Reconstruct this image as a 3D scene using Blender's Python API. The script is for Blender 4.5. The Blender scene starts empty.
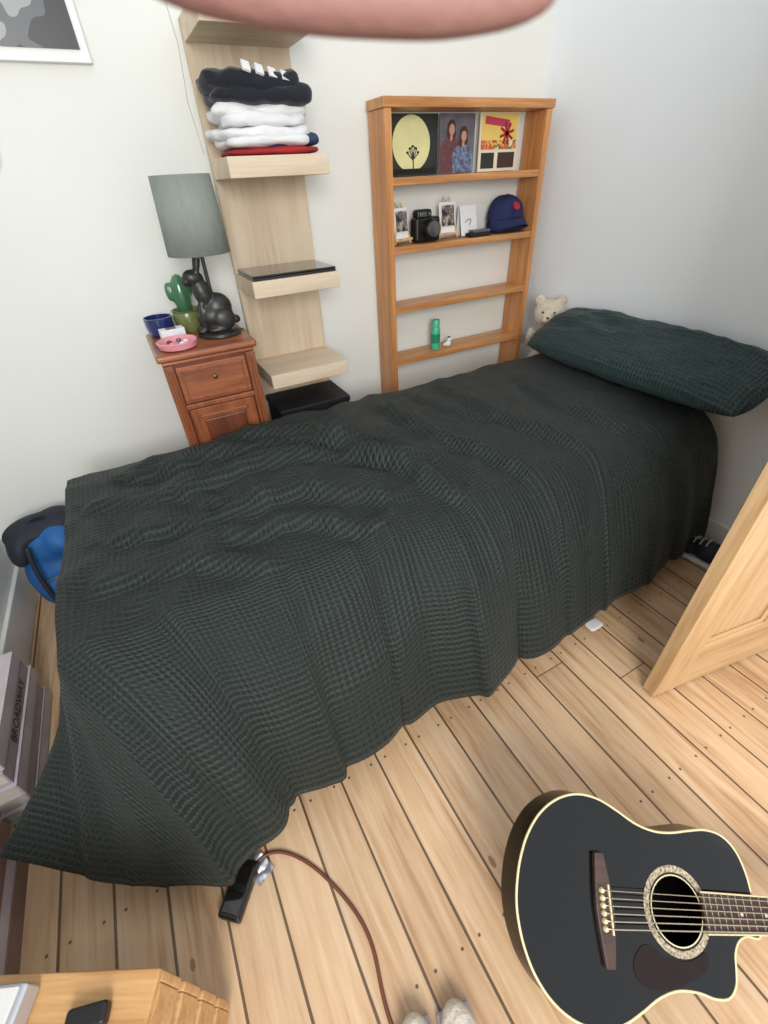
import bpy, bmesh, math, random
import numpy as np
from mathutils import Vector, Matrix, noise, Euler
random.seed(3)
SC=bpy.context.scene
COL=SC.collection
try: SC.view_settings.view_transform='Standard'
except Exception: pass

# ---------------------------------------------------------------- camera
F,TH,RO,YW,H=442.6,math.radians(37.2),math.radians(3.23),math.radians(26.6),1.30
fwd_h=Vector((math.sin(YW),math.cos(YW),0)); rgt=Vector((math.cos(YW),-math.sin(YW),0))
fwd=fwd_h*math.cos(TH)-Vector((0,0,1))*math.sin(TH)
dwn=-fwd_h*math.sin(TH)-Vector((0,0,1))*math.cos(TH)
ix=rgt*math.cos(RO)+dwn*math.sin(RO)
iy=-rgt*math.sin(RO)+dwn*math.cos(RO)
cd=bpy.data.cameras.new('camera'); cam=bpy.data.objects.new('camera',cd); COL.objects.link(cam)
M=Matrix((ix,-iy,-fwd)).transposed().to_4x4(); M.translation=Vector((0,0,H))
cam.matrix_world=M
cd.sensor_fit='VERTICAL'; cd.sensor_height=24; cd.lens=F/1024*24; cd.clip_start=.01
cd.dof.use_dof=True; cd.dof.focus_distance=1.6; cd.dof.aperture_fstop=4.5
SC.camera=cam

# ---------------------------------------------------------------- materials
def lin(c): return tuple(((x/255)/12.92 if x/255<=.04045 else ((x/255+.055)/1.055)**2.4) for x in c)
def mat(name,rgb,rough=.6,metal=0,noise_amt=.0,nscale=8,bump=0,bscale=60,sheen=0,coat=0,stretch=(1,1,1),rgb2=None,spec=.5,emit=0):
    m=bpy.data.materials.new(name); m.use_nodes=True; nt=m.node_tree; b=nt.nodes['Principled BSDF']
    c=lin(rgb)+(1,)
    b.inputs['Base Color'].default_value=c; b.inputs['Roughness'].default_value=rough; b.inputs['Metallic'].default_value=metal
    b.inputs['Specular IOR Level'].default_value=spec
    if sheen: b.inputs['Sheen Weight'].default_value=sheen
    if coat: b.inputs['Coat Weight'].default_value=coat; b.inputs['Coat Roughness'].default_value=.08
    tc=nt.nodes.new('ShaderNodeTexCoord'); mp=nt.nodes.new('ShaderNodeMapping'); mp.inputs['Scale'].default_value=stretch
    nt.links.new(tc.outputs['Object'],mp.inputs['Vector'])
    if noise_amt or rgb2:
        n=nt.nodes.new('ShaderNodeTexNoise'); n.inputs['Scale'].default_value=nscale; n.inputs['Detail'].default_value=6
        nt.links.new(mp.outputs[0],n.inputs['Vector'])
        r=nt.nodes.new('ShaderNodeValToRGB'); r.color_ramp.elements[0].position=.32; r.color_ramp.elements[1].position=.68
        c2=lin(rgb2)+(1,) if rgb2 else tuple(x*(1-noise_amt) for x in c[:3])+(1,)
        r.color_ramp.elements[0].color=c2; r.color_ramp.elements[1].color=c
        nt.links.new(n.outputs['Fac'],r.inputs[0]); nt.links.new(r.outputs[0],b.inputs['Base Color'])
    if bump:
        n2=nt.nodes.new('ShaderNodeTexNoise'); n2.inputs['Scale'].default_value=bscale; n2.inputs['Detail'].default_value=5
        nt.links.new(mp.outputs[0],n2.inputs['Vector'])
        bp=nt.nodes.new('ShaderNodeBump'); bp.inputs['Strength'].default_value=bump; bp.inputs['Distance'].default_value=.004
        nt.links.new(n2.outputs['Fac'],bp.inputs['Height']); nt.links.new(bp.outputs[0],b.inputs['Normal'])
    return m
def N(nt,t,**k):
    n=nt.nodes.new(t)
    for a,v in k.items(): setattr(n,a,v)
    return n
def math_n(nt,op,a,b=None,c=None):
    n=nt.nodes.new('ShaderNodeMath'); n.operation=op
    for i,v in enumerate((a,b,c)):
        if v is None: continue
        if isinstance(v,(int,float)): n.inputs[i].default_value=v
        else: nt.links.new(v,n.inputs[i])
    return n.outputs[0]
def wood(name,light,dark,axis='Z',scale=1.0,rough=.5,coat=0,bump=.15):
    m=bpy.data.materials.new(name); m.use_nodes=True; nt=m.node_tree; b=nt.nodes['Principled BSDF']
    tc=N(nt,'ShaderNodeTexCoord'); mp=N(nt,'ShaderNodeMapping')
    s=[14*scale]*3; s['XYZ'.index(axis)]=.9*scale; mp.inputs['Scale'].default_value=s
    nt.links.new(tc.outputs['Object'],mp.inputs[0])
    n=N(nt,'ShaderNodeTexNoise'); n.inputs['Scale'].default_value=2.2; n.inputs['Detail'].default_value=8; n.inputs['Distortion'].default_value=.6
    nt.links.new(mp.outputs[0],n.inputs[0])
    n2=N(nt,'ShaderNodeTexNoise'); n2.inputs['Scale'].default_value=12; n2.inputs['Detail'].default_value=4
    nt.links.new(mp.outputs[0],n2.inputs[0])
    f=math_n(nt,'MULTIPLY_ADD',n2.outputs['Fac'],.35,math_n(nt,'MULTIPLY',n.outputs['Fac'],.75))
    r=N(nt,'ShaderNodeValToRGB'); r.color_ramp.elements[0].position=.38; r.color_ramp.elements[1].position=.66
    r.color_ramp.elements[0].color=lin(dark)+(1,); r.color_ramp.elements[1].color=lin(light)+(1,)
    nt.links.new(f,r.inputs[0]); nt.links.new(r.outputs[0],b.inputs['Base Color'])
    b.inputs['Roughness'].default_value=rough
    if coat: b.inputs['Coat Weight'].default_value=coat; b.inputs['Coat Roughness'].default_value=.15
    bp=N(nt,'ShaderNodeBump'); bp.inputs['Strength'].default_value=bump; bp.inputs['Distance'].default_value=.002
    nt.links.new(f,bp.inputs['Height']); nt.links.new(bp.outputs[0],b.inputs['Normal'])
    return m
def waffle(name,c_hi,c_lo,period=.016,sheen=.3):
    m=bpy.data.materials.new(name); m.use_nodes=True; nt=m.node_tree; b=nt.nodes['Principled BSDF']
    uv=N(nt,'ShaderNodeUVMap'); sp=N(nt,'ShaderNodeSeparateXYZ'); nt.links.new(uv.outputs[0],sp.inputs[0])
    ab=[]
    for i in (0,1):
        s=math_n(nt,'SINE',math_n(nt,'MULTIPLY',sp.outputs[i],math.pi/period))
        ab.append(math_n(nt,'ABSOLUTE',s))
    mn=math_n(nt,'MULTIPLY',ab[0],ab[1])
    hgt=math_n(nt,'SUBTRACT',1.0,mn)
    n=N(nt,'ShaderNodeTexNoise'); n.inputs['Scale'].default_value=420; n.inputs['Detail'].default_value=3
    nt.links.new(uv.outputs[0],n.inputs[0])
    h2=math_n(nt,'MULTIPLY_ADD',n.outputs['Fac'],.25,math_n(nt,'MULTIPLY',hgt,.85))
    mix=N(nt,'ShaderNodeMixRGB'); mix.inputs[1].default_value=lin(c_lo)+(1,); mix.inputs[2].default_value=lin(c_hi)+(1,)
    nt.links.new(h2,mix.inputs[0]); nt.links.new(mix.outputs[0],b.inputs['Base Color'])
    bp=N(nt,'ShaderNodeBump'); bp.inputs['Strength'].default_value=.85; bp.inputs['Distance'].default_value=.004
    nt.links.new(h2,bp.inputs['Height']); nt.links.new(bp.outputs[0],b.inputs['Normal'])
    b.inputs['Roughness'].default_value=.55; b.inputs['Specular IOR Level'].default_value=.32
    b.inputs['Sheen Weight'].default_value=sheen; b.inputs['Sheen Roughness'].default_value=.5
    return m

# ---------------------------------------------------------------- mesh helpers
def empty(name,loc=(0,0,0),rot=(0,0,0)):
    o=bpy.data.objects.new(name,None); o.location=loc; o.rotation_euler=rot; COL.objects.link(o); return o
def mk(name,verts,faces,m=None,parent=None,smooth=False,loc=(0,0,0),rot=(0,0,0)):
    me=bpy.data.meshes.new(name); me.from_pydata([tuple(v) for v in verts],[],faces); me.update()
    o=bpy.data.objects.new(name,me); COL.objects.link(o); o.location=loc; o.rotation_euler=rot
    if m: me.materials.append(m)
    if smooth:
        for p in me.polygons: p.use_smooth=True
    if parent: o.parent=parent
    return o
def fixn(o):
    bm=bmesh.new(); bm.from_mesh(o.data); bmesh.ops.recalc_face_normals(bm,faces=bm.faces); bm.to_mesh(o.data); bm.free()
def box(name,lo,hi,m,parent=None,bev=0,rot=(0,0,0),seg=2):
    c=[(a+b)/2 for a,b in zip(lo,hi)]; h=[(b-a)/2 for a,b in zip(lo,hi)]
    vs=[(x*h[0],y*h[1],z*h[2]) for x in(-1,1) for y in(-1,1) for z in(-1,1)]
    fs=[(0,1,3,2),(4,6,7,5),(0,4,5,1),(2,3,7,6),(0,2,6,4),(1,5,7,3)]
    o=mk(name,vs,fs,m,parent,loc=c,rot=rot)
    if bev:
        b=o.modifiers.new('b','BEVEL'); b.width=bev; b.segments=seg; b.limit_method='NONE'
        for p in o.data.polygons: p.use_smooth=True
        w=o.modifiers.new('w','WEIGHTED_NORMAL')
    return o
def lathe(name,prof,m,parent=None,loc=(0,0,0),rot=(0,0,0),n=40,smooth=True):
    vs=[];fs=[]
    for r,z in prof:
        for i in range(n):
            a=2*math.pi*i/n; vs.append((r*math.cos(a),r*math.sin(a),z))
    for j in range(len(prof)-1):
        for i in range(n):
            k=(i+1)%n; fs.append((j*n+i,j*n+k,(j+1)*n+k,(j+1)*n+i))
    fs.append(tuple(range(n))[::-1]); fs.append(tuple((len(prof)-1)*n+i for i in range(n)))
    o=mk(name,vs,fs,m,parent,smooth,loc,rot); fixn(o)
    if smooth:
        e=o.modifiers.new('e','EDGE_SPLIT'); e.split_angle=math.radians(40)
    return o
def tube(name,pts,r,m,parent=None,smooth=True,cyc=False,res=8):
    cu=bpy.data.curves.new(name,'CURVE'); cu.dimensions='3D'; cu.bevel_depth=r; cu.bevel_resolution=3; cu.resolution_u=res
    sp=cu.splines.new('NURBS' if smooth else 'POLY'); sp.points.add(len(pts)-1)
    for p,q in zip(sp.points,pts): p.co=(*q,1)
    if smooth: sp.order_u=min(4,len(pts)); sp.use_endpoint_u=True
    sp.use_cyclic_u=cyc; cu.use_fill_caps=True
    o=bpy.data.objects.new(name,cu); COL.objects.link(o); cu.materials.append(m)
    if parent: o.parent=parent
    return o
def skin(name,vr,edges,m,parent=None,sub=2,loc=(0,0,0),rot=(0,0,0),root=0):
    me=bpy.data.meshes.new(name); me.from_pydata([v[0] for v in vr],edges,[]); me.update()
    o=bpy.data.objects.new(name,me); COL.objects.link(o); o.location=loc;o.rotation_euler=rot
    o.modifiers.new('s','SKIN')
    sv=me.skin_vertices[0].data
    for i,v in enumerate(vr):
        r=v[1]; sv[i].radius=(r,r) if isinstance(r,(int,float)) else r; sv[i].use_root=(i==root)
    o.modifiers['s'].use_smooth_shade=True
    s=o.modifiers.new('ss','SUBSURF'); s.levels=sub; s.render_levels=sub
    me.materials.append(m)
    if parent:o.parent=parent
    return o
def blob(name,balls,m,parent=None,vox=.006,loc=(0,0,0),rot=(0,0,0),smooth_it=6):
    bm=bmesh.new()
    for b in balls:
        c,r=b[0],b[1]; rr=r if isinstance(r,tuple) else (r,r,r)
        e=Euler(b[2]) if len(b)>2 else Euler((0,0,0))
        mt=Matrix.Translation(c)@e.to_matrix().to_4x4()@Matrix.Diagonal((*rr,1))
        bmesh.ops.create_uvsphere(bm,u_segments=24,v_segments=16,radius=1,matrix=mt)
    me=bpy.data.meshes.new(name); bm.to_mesh(me); bm.free()
    o=bpy.data.objects.new(name,me); COL.objects.link(o); o.location=loc;o.rotation_euler=rot
    r=o.modifiers.new('r','REMESH'); r.mode='VOXEL'; r.voxel_size=vox; r.use_smooth_shade=True
    s=o.modifiers.new('s','SMOOTH'); s.iterations=smooth_it; s.factor=.5
    me.materials.append(m)
    if parent:o.parent=parent
    return o
def poly(name,pts,thick,m,parent=None,loc=(0,0,0),rot=(0,0,0),bev=0,smooth=False):
    n=len(pts); vs=[(x,y,0) for x,y in pts]+[(x,y,-thick) for x,y in pts]
    fs=[tuple(range(n)),tuple(range(2*n-1,n-1,-1))]+[(i,n+i,n+(i+1)%n,(i+1)%n) for i in range(n)]
    o=mk(name,vs,fs,m,parent,loc=loc,rot=rot); fixn(o)
    if bev:
        b=o.modifiers.new('b','BEVEL'); b.width=bev; b.segments=3; b.angle_limit=math.radians(50)
    return o

# ---------------------------------------------------------------- room
XR,YB,XL,YF=1.78,1.863,-.72,-1.6
m_wall=mat('wall_paint_warm',(230,231,225),.9,noise_amt=.04,nscale=2,bump=.25,bscale=25)
m_wall_r=mat('wall_paint_cool',(234,239,243),.9,noise_amt=.03,nscale=2,bump=.25,bscale=25)
m_base=mat('skirting_white',(225,224,220),.5,noise_amt=.05,nscale=12)
box('wall_back',(XL-.1,YB,0),(XR+.1,YB+.1,2.5),m_wall)
box('wall_right',(XR,YF,0),(XR+.1,YB,2.5),m_wall_r)
box('wall_left',(XL-.1,YF,0),(XL,YB,2.5),m_wall)
def skirting(name,lo,hi):
    box(name,lo,hi,m_base,bev=.004)
skirting('baseboard_back',(XL,YB-.016,0),(XR,YB,.15))
skirting('baseboard_right',(XR-.016,.30,0),(XR,YB-.017,.15))
skirting('baseboard_left',(XL,YF,0),(XL+.016,YB-.017,.15))
def floor_mat():
    m=bpy.data.materials.new('pine_floorboards'); m.use_nodes=True; nt=m.node_tree; b=nt.nodes['Principled BSDF']
    tc=N(nt,'ShaderNodeTexCoord'); sp=N(nt,'ShaderNodeSeparateXYZ'); nt.links.new(tc.outputs['Object'],sp.inputs[0])
    W=.112
    xs=math_n(nt,'DIVIDE',math_n(nt,'ADD',sp.outputs[0],5.03),W)
    bi=math_n(nt,'FLOOR',xs); fr=math_n(nt,'FRACT',xs)
    wn=N(nt,'ShaderNodeTexWhiteNoise',noise_dimensions='1D'); nt.links.new(bi,wn.inputs['W'])
    yj=math_n(nt,'DIVIDE',math_n(nt,'MULTIPLY_ADD',wn.outputs['Value'],3.1,math_n(nt,'ADD',sp.outputs[1],9)),2.6)
    ji=math_n(nt,'FLOOR',yj); jf=math_n(nt,'FRACT',yj)
    wn2=N(nt,'ShaderNodeTexWhiteNoise',noise_dimensions='2D')
    cb=N(nt,'ShaderNodeCombineXYZ'); nt.links.new(bi,cb.inputs[0]); nt.links.new(ji,cb.inputs[1]); nt.links.new(cb.outputs[0],wn2.inputs['Vector'])
    gx=math_n(nt,'MULTIPLY',sp.outputs[0],22); gy=math_n(nt,'MULTIPLY',sp.outputs[1],1.6)
    gz=math_n(nt,'MULTIPLY',wn2.outputs['Value'],40)
    gc=N(nt,'ShaderNodeCombineXYZ'); nt.links.new(gx,gc.inputs[0]); nt.links.new(gy,gc.inputs[1]); nt.links.new(gz,gc.inputs[2])
    n1=N(nt,'ShaderNodeTexNoise'); n1.inputs['Scale'].default_value=1.3; n1.inputs['Detail'].default_value=7; n1.inputs['Distortion'].default_value=1.2
    nt.links.new(gc.outputs[0],n1.inputs[0])
    n2=N(nt,'ShaderNodeTexNoise'); n2.inputs['Scale'].default_value=5; n2.inputs['Detail'].default_value=3; nt.links.new(gc.outputs[0],n2.inputs[0])
    n3=N(nt,'ShaderNodeTexNoise'); n3.inputs['Scale'].default_value=2.5; n3.inputs['Detail'].default_value=4; nt.links.new(tc.outputs['Object'],n3.inputs[0])
    g=math_n(nt,'MULTIPLY_ADD',n2.outputs['Fac'],.3,math_n(nt,'MULTIPLY',n1.outputs['Fac'],.8))
    r=N(nt,'ShaderNodeValToRGB'); e=r.color_ramp.elements; e[0].position=.34; e[0].color=lin((172,128,88))+(1,); e[1].position=.70; e[1].color=lin((218,186,148))+(1,)
    k=e.new(.5); k.color=lin((204,164,122))+(1,)
    nt.links.new(g,r.inputs[0])
    hv=N(nt,'ShaderNodeHueSaturation'); nt.links.new(r.outputs[0],hv.inputs['Color']); hv.inputs['Saturation'].default_value=.95
    nt.links.new(math_n(nt,'MULTIPLY_ADD',wn2.outputs['Value'],.16,math_n(nt,'MULTIPLY_ADD',n3.outputs['Fac'],.36,.66)),hv.inputs['Value'])
    vk=N(nt,'ShaderNodeTexVoronoi'); vk.inputs['Scale'].default_value=1
    kc=N(nt,'ShaderNodeCombineXYZ'); nt.links.new(math_n(nt,'MULTIPLY',sp.outputs[0],9),kc.inputs[0]); nt.links.new(math_n(nt,'MULTIPLY',sp.outputs[1],4.2),kc.inputs[1]); nt.links.new(kc.outputs[0],vk.inputs[0])
    kn=math_n(nt,'LESS_THAN',vk.outputs['Distance'],.06)
    wk=N(nt,'ShaderNodeSeparateColor'); nt.links.new(vk.outputs['Color'],wk.inputs[0])
    kn=math_n(nt,'MULTIPLY',kn,math_n(nt,'LESS_THAN',wk.outputs[0],.75))
    mk_=N(nt,'ShaderNodeMixRGB'); nt.links.new(math_n(nt,'MULTIPLY',kn,.7),mk_.inputs[0]); nt.links.new(hv.outputs[0],mk_.inputs[1]); mk_.inputs[2].default_value=lin((120,76,44))+(1,)
    ny=math_n(nt,'FRACT',math_n(nt,'DIVIDE',math_n(nt,'ADD',sp.outputs[1],9.1),.42))
    dy=math_n(nt,'MULTIPLY',math_n(nt,'SUBTRACT',ny,.5),.42)
    dx=math_n(nt,'MULTIPLY',math_n(nt,'SUBTRACT',math_n(nt,'ABSOLUTE',math_n(nt,'SUBTRACT',fr,.5)),.3),W)
    dd=math_n(nt,'SQRT',math_n(nt,'ADD',math_n(nt,'MULTIPLY',dx,dx),math_n(nt,'MULTIPLY',dy,dy)))
    nail=math_n(nt,'LESS_THAN',dd,.0034)
    ed=math_n(nt,'ABSOLUTE',math_n(nt,'SUBTRACT',fr,.5))
    wob=math_n(nt,'MULTIPLY_ADD',n3.outputs['Fac'],.016,.465)
    seam=math_n(nt,'GREATER_THAN',ed,wob)
    js=math_n(nt,'LESS_THAN',jf,.0012)
    dk=math_n(nt,'MAXIMUM',math_n(nt,'MAXIMUM',seam,js),nail)
    mx=N(nt,'ShaderNodeMixRGB'); nt.links.new(math_n(nt,'MULTIPLY',dk,.85),mx.inputs[0]); nt.links.new(mk_.outputs[0],mx.inputs[1]); mx.inputs[2].default_value=lin((60,38,22))+(1,)
    nt.links.new(mx.outputs[0],b.inputs['Base Color'])
    b.inputs['Roughness'].default_value=.36
    bp=N(nt,'ShaderNodeBump'); bp.inputs['Strength'].default_value=.3; bp.inputs['Distance'].default_value=.004
    nt.links.new(math_n(nt,'MULTIPLY_ADD',g,.15,math_n(nt,'SUBTRACT',1.0,dk)),bp.inputs['Height']); nt.links.new(bp.outputs[0],b.inputs['Normal'])
    return m
box('floor',(XL-.1,YF,-.05),(XR+.1,YB+.1,0),floor_mat())

# ---------------------------------------------------------------- bed
ZT=.576
m_wh=mat('white_sheet',(222,220,214),.9,bump=.3,bscale=20)
m_bedwood=wood('bed_pine',(205,170,120),(170,130,80),'X')
bed=empty('bed')
box('mattress',(-.31,.80,.36),(1.755,1.47,.545),m_wh,bed,bev=.04,seg=4)
box('side_rail_1',(-.31,.80,.26),(1.74,.83,.36),m_bedwood,bed,bev=.004)
box('side_rail_2',(-.31,1.44,.26),(1.74,1.47,.36),m_bedwood,bed,bev=.004)
for i in range(11):
    x=-.26+i*.19; box('slat_%d'%i,(x,.83,.33),(x+.07,1.44,.35),m_bedwood,bed)
for i,(x,y) in enumerate([(-.31,.80),(-.31,1.41),(1.69,.80),(1.69,1.41)]):
    box('leg_%d'%i,(x,y,0),(x+.06,y+.06,.36),m_bedwood,bed,bev=.004)

def lerpk(keys,x):
    if x<=keys[0][0]: return Vector(keys[0][1])
    for (a,va),(b,vb) in zip(keys,keys[1:]):
        if x<=b:
            t=(x-a)/(b-a); t=t*t*(3-2*t); return Vector(va).lerp(Vector(vb),t)
    return Vector(keys[-1][1])
nearK=[(-.34,(-.13,.462,.09)),(-.15,(-.04,.506,.11)),(.1,(.10,.497,.12)),(.3,(.29,.540,.11)),(.53,(.528,.495,.12)),(.7,(.705,.545,.11)),(.88,(.88,.520,.12)),(1.07,(1.067,.555,.11)),(1.28,(1.277,.550,.12)),(1.45,(1.46,.565,.12)),(1.64,(1.64,.575,.15))]
footK=[(.767,(-.53,.745,.20)),(.86,(-.41,.86,.17)),(1.0,(-.375,1.0,.14)),(1.5,(-.365,1.50,.12))]
cornK=[(0,(-.53,.745,.20)),(.14,(-.60,.675,.20)),(.38,(-.470,.585,.12)),(.6,(-.324,.484,.10)),(.8,(-.209,.443,.08)),(1,(-.13,.462,.09))]
LN,LF,LB=.55,.50,.32; WW=.735; LT=2.02
Y0,X0=.767,-.34
def zt_at(x,y):
    t=(y-Y0)/WW; s=(x-X0)/LT
    t=min(max(t,0),1)
    z=ZT+.022*math.sin(math.pi*t)*min(1,max(0,s*4))+.022*min(1,max(0,(x+.2)*2.5))*t
    return z
def ridge(px,py,pts,wd,h):
    best=9; side=1
    for (ax,ay),(bx_,by_) in zip(pts,pts[1:]):
        vx,vy=bx_-ax,by_-ay; L=vx*vx+vy*vy; t=max(0,min(1,((px-ax)*vx+(py-ay)*vy)/L))
        ex,ey=px-ax-t*vx,py-ay-t*vy; d=math.hypot(ex,ey)
        if d<best: best=d; side=1 if (vx*ey-vy*ex)>0 else -1
    d=best*side
    return h*math.exp(-(best/wd)**2)-.55*h*math.exp(-((d+2.1*wd)/(1.2*wd))**2)*(1 if best<5*wd else 0)
RID=[([(-.14,1.40),(.10,1.37),(.32,1.30),(.54,1.17)],.020,.030),([(-.02,1.20),(.2,1.23),(.42,1.15),(.62,1.00)],.022,.030),([(.22,1.43),(.42,1.31),(.50,1.12),(.60,.94),(.62,.80)],.024,.032),
     ([(.72,1.32),(.76,1.08),(.84,.90),(.88,.76)],.022,.026),([(1.0,1.36),(1.0,1.1),(1.06,.92),(1.10,.76)],.020,.022),([(-.22,1.1),(.0,1.05),(.25,1.02),(.46,.88)],.020,.022),
     ([(1.28,1.25),(1.25,1.0),(1.32,.80)],.02,.018),([(.05,.95),(.25,.90),(.38,.78)],.022,.022),([(-.27,1.3),(-.1,1.22),(.05,1.12)],.02,.018),([(.86,1.38),(.88,1.22),(.96,1.10)],.018,.016),([(-.25,.95),(-.05,.90),(.08,.80)],.022,.018)]
def wr(x,y):
    u=x*.80+y*.6; v=-x*.6+y*.80
    a=noise.noise(Vector((u*2.2,v*8,1.3))); r1=(1-abs(a)*2.2); r1=max(r1,0)**2
    b=noise.noise(Vector((x*7,y*2.6,5.1))); r2=max(1-abs(b)*2.4,0)**2
    c=noise.noise(Vector((x*2.6,y*2.6,9)))
    d=noise.noise(Vector((x*16,y*12,2)))
    w=math.exp(-((x-.25)/.65)**2)
    wx=x+.025*noise.noise(Vector((x*9,y*9,4))); wy=y+.025*noise.noise(Vector((x*9,y*9,8)))
    rr=sum(ridge(wx,wy,*r) for r in RID)
    return r1*.013*(.4+w)+r2*.013*(.5+.6*math.exp(-((y-.8)/.35)**2))+c*.014+d*.005+rr
def pt(s,t):
    x=X0+s; y=Y0+t
    cx=min(max(x,X0),X0+LT); cy=min(max(y,Y0),Y0+WW)
    if s>=0 and 0<=t<=WW:
        return Vector((x,y,zt_at(x,y)+wr(x,y)))
    T=Vector((cx,cy,zt_at(cx,cy)+wr(cx,cy)))
    kf=0; amp=1
    if t<0 and s>=0: Hh=lerpk(nearK,x); q=-t/LN; per=s; kf=0
    elif t<0 and s<0:
        a=-s/LF; b=-t/LN; q=max(a,b); k=.5*b/a if a>=b else 1-.5*a/b
        Hh=lerpk(cornK,k); per=-(1-k)*.6; kf=(1-k); kf=kf*kf*(3-2*kf)
    elif s<0 and t<=WW: Hh=lerpk(footK,y); q=-s/LF; per=-.6-t; kf=1; amp=.25
    elif s>=0: Hh=Vector((x,1.512,.28)); q=(t-WW)/LB; per=5+s
    else:
        a=-s/LF; b=(t-WW)/LB; q=max(a,b); k=.5*b/a if a>=b else 1-.5*a/b
        Hh=Vector((-.365,1.5,.12)).lerp(Vector((-.34,1.512,.28)),k); per=-2-k; kf=1; amp=.25
    if t<0 and s<0: amp=1-.6*kf
    cf=.58*(1-kf)+.12*kf; cz=.04*(1-kf)+.20*kf
    C=T.lerp(Hh,cf); C.z=T.z-cz
    P=T*(1-q)**2+C*2*q*(1-q)+Hh*q*q
    o=Vector((Hh.x-T.x,Hh.y-T.y,0)); 
    if o.length>1e-6: o.normalize()
    if per<4:
        fold=noise.noise(Vector((per*6.0,0,3)))*.050+noise.noise(Vector((per*14,q*1.5,7)))*.024
        P+=o*fold*q*(1.2-.45*q)*amp
        P.z+=noise.noise(Vector((per*5,2,2)))*.022*q*amp
        P+=o*(wr(x*.8,y*.8)*.6)*min(1,q*3)*amp
    P.z=max(P.z,.02)
    return P
st=.0125
ss=np.arange(-LF,LT+1e-6,st); ts=np.arange(-LN,WW+LB+1e-6,st)
vs=[pt(float(s),float(t)) for s in ss for t in ts]; nt_=len(ts)
fs=[(i*nt_+j,(i+1)*nt_+j,(i+1)*nt_+j+1,i*nt_+j+1) for i in range(len(ss)-1) for j in range(nt_-1)]
m_bl=waffle('dark_green_waffle',(36,46,43),(10,18,17),.0135,.05)
bl=mk('blanket',vs,fs,m_bl,smooth=True)
uvl=bl.data.uv_layers.new(name='UVMap')
for li,l in enumerate(bl.data.loops):
    vi=l.vertex_index; uvl.data[li].uv=(ss[vi//nt_],ts[vi%nt_])
sm=bl.modifiers.new('sm','SMOOTH'); sm.iterations=2; sm.factor=.5
so=bl.modifiers.new('so','SOLIDIFY'); so.thickness=.007; so.offset=1

def pillow(name,L,Wd,T,m,loc,rot):
    n=60;vs=[];fs=[]
    for side in (1,-1):
        for i in range(n+1):
            for j in range(n+1):
                u=-1+2*i/n; v=-1+2*j/n
                h=((1-abs(u)**3.2)*(1-abs(v)**2.6)); h=max(h,0)**.55
                px=u*L/2*(1-.05*abs(v)**4); py=v*Wd/2*(1-.09*abs(u)**5)
                w=noise.noise(Vector((u*3,v*2.5,side)))*.022*h+noise.noise(Vector((u*9,v*6,side)))*.010*h
                vs.append((px,py,side*(h*T/2+.003)+w))
    k=(n+1)**2
    for sd in (0,1):
        for i in range(n):
            for j in range(n):
                a=sd*k+i*(n+1)+j; f=(a,a+n+1,a+n+2,a+1); fs.append(f if sd==0 else f[::-1])
    bd=[i*(n+1) for i in range(n+1)]+[n*(n+1)+j for j in range(1,n+1)]+[i*(n+1)+n for i in range(n-1,-1,-1)]+[j for j in range(n-1,0,-1)]
    for a,b in zip(bd,bd[1:]+bd[:1]): fs.append((a,b,b+k,a+k))
    o=mk(name,vs,fs,m,None,True,loc,rot); fixn(o)
    uvl=o.data.uv_layers.new(name='UVMap')
    for li,l in enumerate(o.data.loops):
        c=o.data.vertices[l.vertex_index].co; uvl.data[li].uv=(c.x,c.y)
    return o
m_pl=waffle('teal_waffle',(40,64,64),(17,34,35),.0135,.06)
pillow('pillow',.93,.30,.140,m_pl,(1.625,1.04,.728),Euler((math.radians(24),math.radians(0),math.radians(-90)),'XYZ'))

# teddy bear
m_fur=mat('cream_fur',(214,202,180),.95,noise_amt=.25,nscale=40,bump=1,bscale=180,sheen=.3)
m_blk=mat('black_plastic',(18,18,19),.35,noise_amt=.1)
bear=empty('teddy_bear',(1.704,1.575,.545),(0,0,math.radians(131)))
bear.scale=(.9,.9,.9)
blob('body',[((0,0,.09),(.065,.055,.10)),((0,.0,.235),(.078,.066,.068)),((-.055,0,.298),(.026,.016,.026)),((.055,0,.298),(.026,.016,.026)),((0,.06,.22),(.034,.03,.026)),
   ((-.075,.03,.12),(.024,.03,.05)),((.075,.03,.12),(.024,.03,.05)),((-.04,.06,.03),(.03,.05,.028)),((.04,.06,.03),(.03,.05,.028))],m_fur,bear,.007)
for sx in(-1,1): blob('eye_%d'%(sx+2),[((sx*.028,.063,.252),(.006,.005,.006))],m_blk,bear,.002)
blob('nose',[((0,.088,.232),(.009,.006,.006))],m_blk,bear,.003)

# ---------------------------------------------------------------- wall shelf tower
m_oak=wood('pale_oak_laminate',(212,194,168),(192,170,142),'Z',.8,.5)
m_oakx=wood('pale_oak_laminate_x',(220,204,180),(202,180,152),'X',.8,.5)
tx0,tx1,tyf=.372,.678,1.595
tw=empty('wall_shelf_unit')
box('back_panel',(tx0,YB-.045,.06),(tx1,YB-.018,1.67),m_oak,tw,bev=.002)
for i,z in enumerate((.07,.378,.687,.995,1.312,1.62)):
    box('shelf_%d'%i,(tx0,tyf,z),(tx1,YB-.045,z+.05),m_oakx,tw,bev=.002)
m_lap=mat('black_gloss',(26,22,20),.12,coat=.5,noise_amt=.05)
lp=empty('laptop'); box('base',(tx0+.006,tyf+.006,1.046),(tx1-.008,YB-.055,1.053),m_lap,lp,bev=.003); box('lid',(tx0+.006,tyf+.006,1.0535),(tx1-.008,YB-.055,1.060),m_lap,lp,bev=.003)
m_bin=mat('shadow_black',(22,23,26),.6,noise_amt=.3,bump=.3)
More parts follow.
